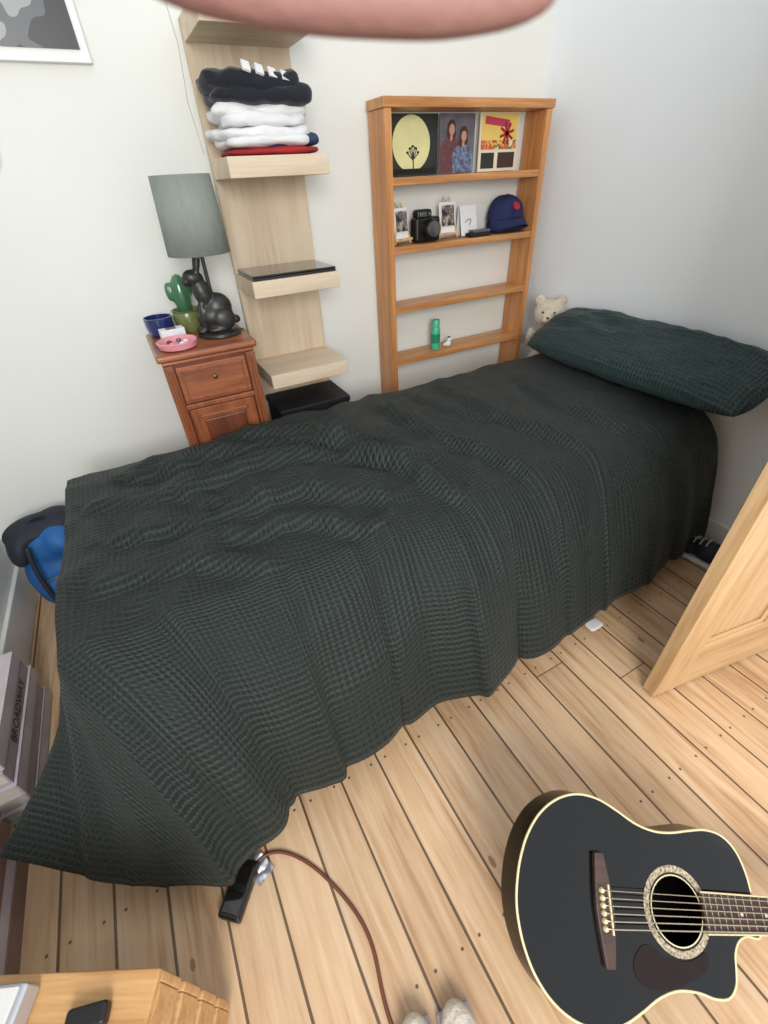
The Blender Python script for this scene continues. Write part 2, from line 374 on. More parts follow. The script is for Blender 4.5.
sbx=empty('shadow_filler'); box('shadow_filler_body',(tx0+.012,1.60,.430),(tx1-.006,1.80,.570),m_bin,sbx,bev=.004); box('shadow_filler_top',(tx0+.008,1.597,.570),(tx1-.002,1.804,.595),m_bin,sbx,bev=.004)  # added black box standing in for the dark shadow shape under the shelf

m_navy=mat('navy_cotton',(24,28,38),.95,noise_amt=.3,nscale=14,bump=.8,bscale=40,sheen=.2)
m_white=mat('white_cotton',(228,228,230),.95,noise_amt=.06,nscale=14,bump=.8,bscale=30)
m_red=mat('red_cotton',(170,40,45),.95,noise_amt=.2,bump=.5)
m_blue=mat('blue_cotton',(52,70,110),.95,noise_amt=.3,nscale=30,bump=.5)
def folded(name,lo,hi,m,parent,seed,amp=.012):
    cx,cy=(lo[0]+hi[0])/2,(lo[1]+hi[1])/2; a,b=(hi[0]-lo[0])/2,(hi[1]-lo[1])/2; zc=(lo[2]+hi[2])/2; h=(hi[2]-lo[2])/2
    vs=[];fs=[]; R=24; NN=96
    for j in range(R+1):
        ph=-math.pi/2+math.pi*j/R
        for i in range(NN):
            th=2*math.pi*i/NN; c,s=math.cos(th),math.sin(th)
            k=(abs(c)**5+abs(s)**5)**(-1/5); cr=abs(math.cos(ph))**.30
            x=c*k*cr*a; y=s*k*cr*b; z=math.copysign(abs(math.sin(ph))**.8,math.sin(ph))*h
            w=noise.noise(Vector((x*16,y*16,z*20+seed*3.1)))
            w2=noise.noise(Vector((x*9,y*9,seed*1.7)))
            w3=noise.noise(Vector((x*30,y*30,z*60+seed)))
            vs.append((cx+x*(1+w*.10+w3*.03),cy+y*(1+w*.08+w3*.03),zc+z*(1+w*.4)+w2*amp*(.3+.7*(z>0))+w3*amp*.25))
    for j in range(R):
        for i in range(NN):
            k=(i+1)%NN; fs.append((j*NN+i,j*NN+k,(j+1)*NN+k,(j+1)*NN+i))
    fs.append(tuple(range(NN))[::-1]);fs.append(tuple(R*NN+i for i in range(NN)))
    return mk(name,vs,fs,m,parent,True)
cl=empty('folded_clothes_stack')
z=1.364
folded('red_tee',(tx0+.02,tyf+.01,z),(tx1-.01,tyf+.22,z+.018),m_red,cl,1,.002); z+=.014
folded('blue_shirt',(tx0+.06,tyf+.02,z),(tx1+.0,tyf+.22,z+.04),m_blue,cl,2,.004)
folded('white_tee_1',(tx0+.01,tyf+.0,z+.002),(tx1-.045,tyf+.20,z+.030),m_white,cl,3,.008); z+=.022
folded('white_tee_2',(tx0-.002,tyf+.01,z),(tx1-.030,tyf+.21,z+.032),m_white,cl,4,.012); z+=.022
folded('white_tee_3',(tx0+.02,tyf+.01,z),(tx1-.045,tyf+.21,z+.034),m_white,cl,5,.014); z+=.022
folded('white_tee_4',(tx0+.0,tyf+.015,z),(tx1-.035,tyf+.21,z+.036),m_white,cl,8,.016); z+=.026
folded('navy_tee_1',(tx0+.0,tyf+.0,z),(tx1-.01,tyf+.21,z+.045),m_navy,cl,6,.018); z+=.028
folded('navy_tee_2',(tx0-.01,tyf+.0,z),(tx1-.05,tyf+.21,z+.045),m_navy,cl,7,.026)
for i in range(4):
    box('label_%d'%i,(tx0+.085+i*.036,tyf-.004+.004*i,z+.034-.005*i),(tx0+.107+i*.036,tyf+.002+.004*i,z+.058-.005*i),m_white,cl,rot=(math.radians(-35),math.radians(12),.2))

# ---------------------------------------------------------------- bookcase
m_pine=wood('orange_pine',(206,146,90),(170,110,60),'Z',1,.45,.15)
m_pinex=wood('orange_pine_x',(208,150,94),(170,112,62),'X',1,.45,.15)
bx0,bx1,byf,ybk,TT=.948,1.700,1.725,YB-.018,1.507
bc=empty('bookcase')
th=.028
box('side_1',(bx0,byf,0),(bx0+th,ybk,TT-th),m_pine,bc,bev=.002)
box('side_2',(bx1-th,byf,0),(bx1,ybk,TT-th),m_pine,bc,bev=.002)
box('top',(bx0-.006,byf-.006,TT-th),(bx1+.006,ybk,TT),m_pinex,bc,bev=.003)
SH=[1.268,1.052,.833,.613,.39,.10]
for i,z in enumerate(SH): box('shelf_%d'%i,(bx0+th,byf+.002,z),(bx1-th,ybk,z+.024),m_pinex,bc,bev=.002)

def disc(name,r,m,parent,loc,rot=(math.pi/2,0,0),n=32,t=.001):
    return lathe(name,[(r,-t/2),(r,t/2)],m,parent,loc,rot,n=n,smooth=False)
zs=1.268+.026
m_dark=mat('album_dark',(48,52,48),.5,noise_amt=.4,nscale=12)
m_moon=mat('album_moon',(230,228,168),.5,noise_amt=.12,nscale=14)
al=empty('moon_album_cover',(1.108,1.835,zs))
box('sleeve',(-.126,-.004,0),(.126,.0,.18),m_dark,al)
disc('moon',.082,m_moon,al,(.008,-.006,.095))
tube('tree_trunk',[(.015,-.009,.02),(.013,-.009,.07)],.0020,m_blk,al,False)
for k,a in enumerate((-1.1,-.6,-.2,.25,.65,1.1)): tube('branch_%d'%k,[(.013,-.009,.048),(.013+.028*math.sin(a),-.009,.052+.036*math.cos(a))],.0015,m_blk,al,False)
for k,(x,zz_) in enumerate([(-.010,.070),(.0,.082),(.013,.088),(.026,.082),(.036,.070)]): blob('foliage_%d'%k,[((x,-.008,zz_),(.007,.0015,.005))],m_dark,al,.0015)
box('ground',(-.10,-.009,.008),(.11,-.005,.022),m_blk,al)
def photo_mat(name,cols,scale):
    m=bpy.data.materials.new(name); m.use_nodes=True; nt=m.node_tree;b=nt.nodes['Principled BSDF']
    tc=N(nt,'ShaderNodeTexCoord'); n=N(nt,'ShaderNodeTexNoise'); n.inputs['Scale'].default_value=scale; n.inputs['Detail'].default_value=2
    nt.links.new(tc.outputs['Object'],n.inputs[0]); r=N(nt,'ShaderNodeValToRGB'); r.color_ramp.interpolation='CONSTANT'
    e=r.color_ramp.elements
    while len(e)<len(cols): e.new(.5)
    for i,c in enumerate(cols): e[i].position=.34+.34*i/len(cols) if i else 0; e[i].color=lin(c)+(1,)
    nt.links.new(n.outputs['Fac'],r.inputs[0]); nt.links.new(r.outputs[0],b.inputs['Base Color']); b.inputs['Roughness'].default_value=.4
    return m
m_ph=photo_mat('denim_photo_print',[(74,84,108),(96,112,142),(128,138,162),(84,90,112)],45)
m_skin=mat('print_skin',(196,150,130),.5,noise_amt=.1)
m_hair=mat('print_hair',(74,50,42),.6,noise_amt=.3)
m_bg=mat('print_background',(112,108,118),.5,noise_amt=.4,nscale=20)
m_chk=mat('print_check_shirt',(120,70,78),.5,noise_amt=.5,nscale=70)
pp=empty('couple_photo_print',(1.318,1.825,zs),(0,0,0))
box('print',(-.082,-.004,0),(.082,0,.18),m_bg,pp)
# two people side by side, shoulders, necks, heads with hair
for nm,x,zz_,r,mj in (('1',-.030,.138,.026,m_chk),('2',.026,.118,.025,m_ph)):
    poly('jacket_'+nm,[(x-.050,.002),(x-.046,zz_-.052),(x-.030,zz_-.036),(x-.010,zz_-.028),(x+.012,zz_-.028),(x+.034,zz_-.038),(x+.050,zz_-.056),(x+.052,.002)],.0015,mj,pp,loc=(0,-.0045 if nm=='1' else -.0065,0),rot=(math.pi/2,0,0))
    yy=-.0068 if nm=='1' else -.0085
    blob('hair_'+nm,[((x,yy,zz_+.003),(r*.85,.0015,r*.95)),((x-.012,yy,zz_-.016),(.010,.0015,.018)),((x+.012,yy,zz_-.016),(.010,.0015,.018))],m_hair,pp,.0015)
    blob('neck_'+nm,[((x,yy-.001,zz_-.028),(.007,.0012,.012))],m_skin,pp,.0015)
    blob('face_'+nm,[((x+.001,yy-.002,zz_-.005),(r*.52,.0015,r*.68))],m_skin,pp,.0015)
m_pk=photo_mat('festival_poster_ink',[(170,50,90),(226,190,70),(220,90,60),(60,130,90),(235,215,160)],26)
m_cream=mat('poster_cream',(232,222,196),.6,noise_amt=.08)
m_pinkp=mat('poster_magenta',(196,60,96),.6,noise_amt=.2)
m_yel=mat('poster_yellow',(236,206,110),.6,noise_amt=.1)
fp=empty('cafe_poster',(1.515,1.815,zs))
box('sheet',(-.098,-.004,0),(.098,0,.183),m_cream,fp)
box('art',(-.088,-.006,.07),(.088,-.003,.178),m_yel,fp)
box('band',(-.088,-.0065,.07),(.088,-.0035,.098),m_pk,fp)
box('title',(-.075,-.008,.142),(.045,-.004,.165),m_pinkp,fp,rot=(0,.10,0))
disc('windmill_hub',.014,m_pinkp,fp,(.035,-.008,.118))
for k in range(4): box('windmill_sail_%d'%k,(.0,-.009,.114),(.07,-.006,.122),m_red,fp,rot=(0,.5+k*math.pi/4,0))
box('vignette_1',(-.085,-.006,.01),(-.02,-.003,.06),m_dark,fp); box('vignette_2',(.0,-.006,.01),(.085,-.003,.06),m_hair,fp)

z2=1.052+.026
m_lw=wood('light_frame_wood',(214,180,132),(180,140,90),'Z',2)
m_pic=photo_mat('instant_photo',[(40,38,36),(110,100,90),(170,160,150)],40)
def instant(name,x,y,s=1,rz=0):
    e=empty(name,(x,y,z2),(0,0,rz))
    box('card',(-.036*s,-.002,.02),(.036*s,.002,.115*s),m_white,e,rot=(-.12,0,0))
    box('image',(-.026*s,-.008,.045),(.026*s,-.003,.105*s),m_pic,e,rot=(-.12,0,0))
    tube('easel_leg_1',[(-.04*s,-.012,.004),(-.012*s,.014,.13*s)],.004,m_lw,e,False); tube('easel_leg_2',[(.04*s,-.012,.004),(.012*s,.014,.13*s)],.004,m_lw,e,False)
    box('easel_rail',(-.045*s,-.018,.014),(.045*s,.0,.022),m_lw,e); tube('easel_back',[(0,.014,.12*s),(0,.045,.005)],.004,m_lw,e,False)
instant('photo_easel',1.03,1.77,1.05,.25); instant('photo_easel',1.262,1.79,1.1,0)
ic=empty('instant_camera',(1.148,1.775,z2))
box('body',(-.058,-.022,0),(.058,.030,.085),m_blk,ic,bev=.012,seg=4)
box('top_hump',(-.05,-.018,.075),(.02,.026,.11),m_blk,ic,bev=.010,seg=3)
m_gry=mat('grey_metal',(120,122,126),.3,.8,noise_amt=.1)
lathe('lens_barrel',[(.034,0),(.036,.012),(.032,.030),(.026,.032),(.022,.024),(.001,.022)],m_blk,ic,(.005,-.022,.045),(math.pi/2,0,0))
lathe('lens_ring',[(.027,.0325),(.0245,.0335)],m_gry,ic,(.005,-.022,.045),(math.pi/2,0,0))
lathe('lens_glass',[(.015,.0225),(.001,.027)],m_lap,ic,(.005,-.022,.045),(math.pi/2,0,0))
box('flash',(-.042,-.026,.086),(-.012,-.016,.102),m_gry,ic,bev=.003); box('viewfinder',(.0,-.022,.088),(.014,-.016,.1),m_gry,ic,bev=.002)
gc=empty('greeting_card',(1.375,1.80,z2),(0,0,0))
box('front',(-.045,-.006,.001),(.045,-.004,.11),m_white,gc,rot=(-.2,0,.1)); box('back',(-.045,.018,.001),(.045,.020,.11),m_white,gc,rot=(.1,0,.1))
tube('ink_1',[(-.02,-.012,.05),(0,-.011,.07),(.02,-.010,.06),(.0,-.012,.04)],.0012,m_dark,gc)
bs=empty('card_box',(1.40,1.752,z2)); box('box',(-.055,-.02,0),(.05,.02,.014),m_blk,bs,bev=.002); box('lid',(-.04,-.018,.014),(.045,.018,.024),m_gry,bs,bev=.002)
m_capb=mat('navy_cap_cloth',(28,38,84),.9,noise_amt=.25,nscale=20,bump=.6,bscale=150)
cap=empty('baseball_cap',(1.575,1.795,z2),(0,0,0))
vs=[];fs=[];n=40;R=12
for j in range(R+1):
    ph=math.pi/2*j/R
    for i in range(n):
        a=2*math.pi*i/n; r=math.cos(ph)**.6 if j<R else 0
        vs.append((.090*r*math.cos(a),.060*r*math.sin(a),.045+.085*math.sin(ph)+.004*math.sin(a*3)))
for j in range(R):
    for i in range(n): k=(i+1)%n; fs.append((j*n+i,j*n+k,(j+1)*n+k,(j+1)*n+i))
cr=mk('crown',vs,fs,m_capb,cap,True); cr.modifiers.new('s','SOLIDIFY').thickness=.003
lathe('button',[(.008,0),(.006,.005),(.001,.007)],m_capb,cap,(0,0,.130))
vs=[];fs=[]
for i in range(21):
    a=math.pi*(1+i/20)
    for k in range(6):
        f=k/5; vs.append((.086*math.cos(a)*(1+.02*f),.064*math.sin(a)-.045*f*abs(math.sin(a))**.8,.048-.03*f+(.012*f*abs(math.sin(a)))-.012*f*abs(math.cos(a))))
for i in range(20):
    for k in range(5): fs.append((i*6+k,(i+1)*6+k,(i+1)*6+k+1,i*6+k+1))
br=mk('brim',vs,fs,m_capb,cap,True); br.modifiers.new('s','SOLIDIFY').thickness=.004
box('sweatband',(-.08,-.05,0),(.08,.04,.05),m_capb,cap,bev=.02,seg=5)
disc('badge',.016,m_red,cap,(0.0,-.062,.095),(math.radians(60),0,0),t=.006)
z4=.613+.026
m_grn=mat('green_plastic',(80,190,150),.3,noise_amt=.1)
m_grn2=mat('green_label',(40,140,105),.4,noise_amt=.2)
bt=empty('spray_bottle',(1.205,1.77,z4))
lathe('body',[(.019,0),(.021,.006),(.021,.09),(.019,.096)],m_grn,bt); lathe('band',[(.0215,.03),(.0215,.07)],m_grn2,bt); lathe('cap',[(.018,.096),(.018,.125),(.015,.13)],m_grn,bt)
fg=empty('owl_figurine',(1.275,1.765,z4))
blob('body',[((0,0,.014),(.016,.011,.014)),((.004,-.002,.032),(.010,.010,.010)),((-.02,0,.012),(.009,.007,.007))],m_white,fg,.002)
blob('cap',[((.004,0,.041),(.008,.008,.005))],m_hair,fg,.002)
z5=.39+.026
sb=empty('toy_car',(1.03,1.77,z5)); box('body',(-.05,-.02,.01),(.05,.02,.04),m_red,sb,bev=.006); box('cabin',(-.02,-.018,.04),(.03,.018,.06),m_white,sb,bev=.006)
for i,(x,y) in enumerate([(-.03,-.02),(.03,-.02),(-.03,.02),(.03,.02)]): lathe('wheel_%d'%i,[(.011,-.004),(.011,.004)],m_blk,sb,(x,y,.011),(math.pi/2,0,0),n=16)

# ---------------------------------------------------------------- bedside cabinet
m_mah=wood('mahogany',(158,92,58),(112,58,34),'Z',1.2,.38,.25)
m_mahx=wood('mahogany_x',(164,98,62),(118,62,36),'X',1.2,.35,.3)
m_mahd=wood('mahogany_dark',(116,62,38),(80,42,24),'Z',1.2,.4,.2)
m_brass=mat('aged_brass',(120,92,50),.4,.9,noise_amt=.2)
nx0,nx1,nyf,nyb,nz=.03,.318,1.53,1.838,.893
nt=empty('bedside_cabinet')
box('carcass',(nx0+.012,nyf+.012,.06),(nx1-.012,nyb,nz-.022),m_mahd,nt,bev=.003)
box('top',(nx0-.012,nyf-.012,nz-.022),(nx1+.012,nyb,nz),m_mahx,nt,bev=.008,seg=3)
box('top_moulding',(nx0,nyf,nz-.036),(nx1,nyb,nz-.022),m_mahx,nt,bev=.005)
box('plinth',(nx0-.004,nyf-.004,0),(nx1+.004,nyb,.07),m_mahx,nt,bev=.006)
for i,(a,b) in enumerate([(nx0,nx0+.03),(nx1-.03,nx1)]):
    box('stile_%d'%i,(a,nyf,.07),(b,nyf+.03,nz-.036),m_mah,nt,bev=.003)
    for k in range(3): tube('reed_%d_%d'%(i,k),[(a+.008+.007*k,nyf-.001,.09),(a+.008+.007*k,nyf-.001,nz-.05)],.0028,m_mah,nt,False)
fx0,fx1=nx0+.034,nx1-.034
box('drawer_front',(fx0,nyf+.002,nz-.165),(fx1,nyf+.02,nz-.045),m_mahx,nt,bev=.003)
for n_,(a,b) in {'a':((fx0+.012,nz-.153),(fx1-.012,nz-.148)),'b':((fx0+.012,nz-.062),(fx1-.012,nz-.057)),'c':((fx0+.012,nz-.153),(fx0+.017,nz-.057)),'d':((fx1-.017,nz-.153),(fx1-.012,nz-.057))}.items():
    box('drawer_bead_'+n_,(a[0],nyf-.003,a[1]),(b[0],nyf+.004,b[1]),m_mah,nt,bev=.0015)
lathe('drawer_knob',[(.004,0),(.004,.008),(.007,.011),(.007,.015),(.002,.017)],m_brass,nt,((fx0+fx1)/2,nyf+.002,nz-.090),(math.pi/2,0,0),n=20)
box('rail',(nx0+.03,nyf,nz-.185),(nx1-.03,nyf+.02,nz-.168),m_mah,nt,bev=.003)
box('door',(fx0,nyf+.004,.09),(fx1,nyf+.02,nz-.188),m_mah,nt,bev=.003)
box('door_field',(fx0+.04,nyf-.003,.13),(fx1-.04,nyf+.01,nz-.228),m_mahd,nt,bev=.008,seg=3)
for n_,(a,b,c,d) in {'l':(fx0+.026,.115,fx0+.034,nz-.212),'r':(fx1-.034,.115,fx1-.026,nz-.212),'b':(fx0+.026,.115,fx1-.026,.123),'t':(fx0+.026,nz-.22,fx1-.026,nz-.212)}.items():
    box('door_bead_'+n_,(a,nyf-.002,b),(c,nyf+.006,d),m_mahx,nt,bev=.002)
lathe('door_knob',[(.003,0),(.003,.008),(.007,.012),(.002,.018)],m_brass,nt,(fx1-.012,nyf+.004,.5),(math.pi/2,0,0),n=16)

# lamp with hare base
m_brz=mat('dark_bronze',(66,66,64),.38,.6,noise_amt=.35,nscale=22,bump=.3,bscale=50)
m_shade=mat('grey_linen_shade',(140,148,140),.9,noise_amt=.12,nscale=60,bump=.5,bscale=300,stretch=(1,1,.3))
lamp=empty('hare_table_lamp',(.245,1.665,nz))
lathe('base',[(.068,0),(.071,.004),(.068,.012),(.056,.016)],m_brz,lamp)
ha=blob('hare',[((-.0,0,.052),(.052,.036,.042)),((.012,0,.075),(.040,.030,.040),(0,-.5,0)),((-.018,0,.115),(.026,.024,.045),(0,-.25,0)),
  ((-.034,0,.158),(.028,.020,.021),(0,.25,0)),((-.054,0,.150),(.014,.014,.012)),
  ((-.014,-.012,.200),(.009,.006,.040),(0,.25,0)),((-.014,.012,.200),(.009,.006,.040),(0,.25,0)),
  ((-.036,-.014,.055),(.010,.010,.045),(0,.1,0)),((-.036,.014,.055),(.010,.010,.045),(0,.1,0)),((-.046,-.014,.018),(.016,.010,.008)),((-.046,.014,.018),(.016,.010,.008)),
  ((.018,-.030,.045),(.032,.014,.030)),((.018,.030,.045),(.032,.014,.030)),((.0,-.03,.020),(.034,.012,.009)),((.0,.03,.020),(.034,.012,.009)),((.056,0,.035),(.012,.012,.012))],m_brz,lamp,.0035,smooth_it=3)
ha.scale=(1.15,1.1,1.12)
tube('stem',[(.004,0,.08),(.004,0,.27)],.006,m_brz,lamp,False)
lathe('socket',[(.014,.235),(.017,.24),(.017,.27),(.012,.275)],m_brz,lamp,(.004,0,0))
sh=lathe('shade',[(.093,.240),(.083,.435)],m_shade,lamp,(-.0,0,0),n=64)
bm=bmesh.new(); bm.from_mesh(sh.data); bmesh.ops.delete(bm,geom=[f for f in bm.faces if len(f.verts)>4],context='FACES_ONLY'); bm.to_mesh(sh.data); bm.free()
sh.modifiers.new('s','SOLIDIFY').thickness=.003
for i in range(3):
    a=i*2.094; tube('spider_%d'%i,[(.004,0,.27),(.090*math.cos(a),.090*math.sin(a),.250)],.0015,m_brz,lamp,False)
m_cable=mat('brown_flex',(112,62,44),.5,noise_amt=.15)
tube('flex',[(.06,0,.004),(.075,.01,.003),(.088,.02,.004),(.093,.02,-.05),(.093,.02,-.3),(.093,.05,-.6),(.093,.1,-.889)],.0022,m_cable,lamp)
m_cel=mat('green_glaze',(66,120,84),.2,noise_amt=.3,nscale=12,coat=.6)
m_cel2=mat('olive_glaze',(120,130,80),.3,noise_amt=.3,nscale=12,coat=.4)
va=empty('cactus_ornament',(.168,1.775,nz))
lathe('pot',[(.035,0),(.042,.01),(.048,.05),(.044,.065),(.048,.072),(.042,.072),(.040,.06)],m_cel2,va)
blob('cactus',[((0,0,.115),(.030,.030,.065)),((-.035,0,.13),(.013,.013,.03)),((-.024,0,.11),(.02,.010,.010)),((.034,0,.14),(.012,.012,.028)),((.024,0,.122),(.02,.01,.01))],m_cel,va,.004)
m_blug=mat('blue_glaze',(36,52,110),.2,noise_amt=.3,nscale=20,coat=.7)
pb=empty('blue_bowl',(.072,1.780,nz)); lathe('bowl',[(.030,0),(.040,.006),(.045,.03),(.046,.060),(.042,.060),(.040,.03),(.02,.01),(.001,.009)],m_blug,pb)
m_pink=mat('pink_ceramic',(226,150,160),.35,noise_amt=.1,coat=.3)
pdh=empty('pink_trinket_dish',(.098,1.59,nz)); lathe('dish',[(.044,0),(.056,.004),(.062,.022),(.058,.024),(.050,.010),(.001,.007)],m_pink,pdh)
for i in range(5): blob('trinket_%d'%i,[((.026*math.cos(i*1.3),.026*math.sin(i*1.3),.016),(.010,.008,.006))],[m_white,m_gry,m_brass,m_pink,m_white][i],pdh,.003)
wbx=empty('cigarette_packet',(.098,1.678,nz)); box('packet',(-.038,-.020,0),(.038,.020,.040),m_white,wbx,bev=.002,rot=(0,0,.1)); box('stripe',(-.018,-.016,.038),(.014,.012,.0415),m_gry,wbx,rot=(0,0,.1))

m_frw=mat('white_frame',(232,232,232),.5,noise_amt=.03)
m_bw=photo_mat('monochrome_print',[(40,42,46),(90,92,96),(150,152,154),(60,62,66)],5)
pf=empty('framed_print',(.12,0,0.0))
box('frame',(-.57,YB-.02,1.575),(.004,YB-.001,2.2),m_frw,pf,bev=.002)
box('print',(-.55,YB-.024,1.60),(-.016,YB-.018,2.18),m_bw,pf)
m_crk=mat('plaster_crack',(176,172,160),.9,noise_amt=.2)
tube('wall_crack',[(.355,YB-.0002,1.98),(.36,YB-.0002,1.85),(.35,YB-.0002,1.75),(.362,YB-.0002,1.62),(.352,YB-.0002,1.5),(.365,YB-.0002,1.38)],.0009,m_crk,None,False)

# ---------------------------------------------------------------- backpack
m_bb=mat('blue_nylon',(32,100,170),.6,noise_amt=.35,nscale=10,bump=.5,bscale=30)
m_bk=mat('black_nylon',(34,38,52),.7,noise_amt=.3,nscale=10,bump=.5,bscale=30)
bp_=empty('backpack',(-.535,1.700,0),(0,0,math.radians(14)))
blob('main_body',[((0,0,.15),(.125,.10,.15)),((.01,.0,.27),(.11,.085,.10)),((-.04,0,.10),(.08,.1,.09)),((.05,0,.10),(.08,.1,.09)),((.03,-.03,.30),(.06,.08,.06))],m_bb,bp_,.009)
blob('top_hood',[((-.02,.02,.34),(.10,.075,.045)),((.05,.02,.34),(.07,.075,.045)),((-.09,.0,.30),(.035,.07,.07),(0,.3,0))],m_bk,bp_,.009)
blob('front_pocket',[((.0,-.085,.13),(.095,.045,.08)),((.03,-.09,.17),(.05,.04,.05))],m_bb,bp_,.008)
tube('strap_1',[(-.06,-.09,.34),(-.085,-.13,.25),(-.08,-.13,.1),(-.06,-.11,.03)],.008,m_bk,bp_); tube('strap_2',[(.06,-.09,.34),(.085,-.125,.25),(.08,-.13,.1),(.06,-.11,.03)],.008,m_bk,bp_)
tube('zip',[(-.09,-.10,.19),(0,-.135,.215),(.09,-.10,.19)],.004,m_gry,bp_); tube('grab_handle',[(-.03,0,.37),(-.02,0,.40),(.02,0,.40),(.03,0,.37)],.007,m_bk,bp_)

# ---------------------------------------------------------------- stacks of books, left
m_lav=mat('lavender_card',(204,194,198),.8,noise_amt=.2,nscale=10)
m_lav2=mat('grey_card',(186,174,178),.8,noise_amt=.2,nscale=10)
m_brn=mat('brown_card',(140,112,100),.8,noise_amt=.25,nscale=8)
m_pap=mat('page_edges',(214,206,198),.9,noise_amt=.15,nscale=3,stretch=(1,1,60))
def stack(name,rows,mats):
    bk=empty(name); zz=0
    for i,(y0,y1,hh,x1,tt) in enumerate(rows):
        mm=mats[i%len(mats)]; x0=-.700
        box('cover_bottom_%d'%i,(x0,y0,zz),(x1,y1,zz+.005),mm,bk); box('pages_%d'%i,(x0+.004,y0+.005,zz+.005),(x1-.006,y1-.005,zz+hh-.006),m_pap,bk)
        box('cover_top_%d'%i,(x0,y0,zz+hh-.006),(x1,y1,zz+hh-.001),mm,bk); box('spine_%d'%i,(x1-.006,y0,zz),(x1,y1,zz+hh-.001),mm,bk,bev=.003)
        if tt:
            cu=bpy.data.curves.new('t','FONT'); cu.body=tt; cu.size=.036; cu.extrude=.0004
            t=bpy.data.objects.new('title_%d'%i,cu); COL.objects.link(t); t.location=(x1+.001,y0+.10,zz+.012); t.rotation_euler=(math.pi/2,0,math.pi/2); cu.materials.append(m_dark); t.parent=bk
        zz+=hh
stack('book_stack',[(.86,1.24,.050,-.625,''),(.87,1.23,.05,-.628,''),(.86,1.25,.050,-.620,''),(.87,1.24,.050,-.626,'BROADWAY'),(.88,1.23,.045,-.622,'')],[m_lav,m_lav2])
stack('book_stack',[(.45,.80,.05,-.652,''),(.46,.79,.045,-.655,''),(.45,.80,.045,-.65,'')],[m_brn,m_lav])

# crate front-left
m_wht=mat('white_rubber',(210,210,208),.5,noise_amt=.05)
m_crt=wood('crate_wood',(206,164,112),(170,122,74),'X',1)
cr_=empty('wooden_crate',(-.462,.247,0),(0,0,math.radians(-27))); cr_.scale=(.84,.84,1)
for k in range(4):
    box('front_slat_%d'%k,(-.2,.115,.02+k*.10),(.2,.13,.10+k*.10),m_crt,cr_,bev=.003); box('back_slat_%d'%k,(-.2,-.13,.02+k*.10),(.2,-.115,.10+k*.10),m_crt,cr_,bev=.003)
    box('end_slat_%d'%k,(.186,-.115,.02+k*.10),(.2,.115,.10+k*.10),m_crt,cr_,bev=.003); box('end2_slat_%d'%k,(-.2,-.115,.02+k*.10),(-.186,.115,.10+k*.10),m_crt,cr_,bev=.003)
for i,(x,y) in enumerate([(-.186,-.115),(-.186,.095),(.166,-.115),(.166,.095)]): box('post_%d'%i,(x,y,0),(x+.02,y+.02,.40),m_crt,cr_)
box('lid',(-.2,-.13,.40),(.2,.13,.415),m_crt,cr_,bev=.003)
tb=empty('tablet_computer',(-.520,.302,.4155),(0,0,math.radians(-24)))
m_sil=mat('brushed_silver',(196,198,206),.3,.5,noise_amt=.05)
box('case',(-.10,-.070,0),(.085,.070,.035),m_sil,tb,bev=.004,seg=3); box('sleeve',(-.10,-.05,.035),(.078,.066,.041),m_wht,tb,bev=.002)
tube('charger_lead',[(-.50,.14,.423),(-.42,.20,.423),(-.385,.235,.424),(-.36,.255,.426)],.004,m_blk)
pg_=empty('charger_plug',(-.352,.262,.4155),(0,0,-.3)); box('body',(-.026,-.012,0),(.026,.012,.020),m_blk,pg_,bev=.005,seg=3)

ps=empty('power_strip',(-.205,.435,0),(0,0,math.radians(50)))
box('body',(-.055,-.026,.0),(.055,.026,.028),m_blk,ps,bev=.006,seg=3)
for i in range(2): box('socket_%d'%i,(-.047+i*.05,-.02,.026),(-.007+i*.05,.02,.030),m_lap,ps,bev=.002)
m_foil=mat('foil',(210,212,216),.35,.7,noise_amt=.2,nscale=20,bump=1,bscale=40)
vs=[];fs=[];n=14
for i in range(n+1):
    for j in range(n+1):
        x=i/n*.045;y=j/n*.06; vs.append((x,y,.012+.010*abs(noise.noise(Vector((x*50,y*50,1))))))
for i in range(n):
    for j in range(n): a=i*(n+1)+j; fs.append((a,a+n+1,a+n+2,a+1))
fo=mk('foil_wrapper',vs,fs,m_foil,None,False,(-.165,.42,-.008),(0,0,.4)); fo.modifiers.new('s','SOLIDIFY').thickness=.001
tube('power_cable',[(-.16,.47,.004),(-.12,.482,.004),(-.06,.43,.004),(-.018,.353,.004),(.015,.27,.004),(.022,.199,.004),(.0,.13,.004),(-.002,.05,.004),(.02,-.1,.004),(.1,-.3,.004)],.004,m_cable)
m_fl=mat('cream_fleece',(222,212,196),.95,noise_amt=.15,nscale=30,bump=1,bscale=120,sheen=.4)
for k,(x,y) in enumerate([(.018,-.010),(.095,-.032)]):
    e=empty('slipper' ,(x,y,0),(0,0,math.radians(-12)))
    blob('upper',[((0,.04,.035),(.036,.06,.032)),((0,-.05,.022),(.034,.08,.02)),((0,-.1,.04),(.032,.03,.038))],m_fl,e,.006)
    box('sole',(-.034,-.13,0),(.034,.09,.012),m_lav2,e,bev=.005)
folded('tissue',(1.05,.535,.0),(1.11,.575,.012),m_white,None,9,.002)

tr=empty('trainer_shoe',(1.705,.565,0),(0,0,math.radians(8)))
blob('upper',[((0,.07,.045),(.04,.06,.035)),((0,-.02,.055),(.04,.08,.045)),((0,-.08,.085),(.038,.045,.07))],m_bk,tr,.006)
box('sole',(-.044,-.125,0),(.044,.13,.022),m_wht,tr,bev=.010,seg=3)
for i in range(4): tube('lace_%d'%i,[(-.03,.0+i*.022,.095-.004*i),(0,.004+i*.022,.104-.006*i),(.03,.0+i*.022,.095-.004*i)],.003,m_wht,tr)

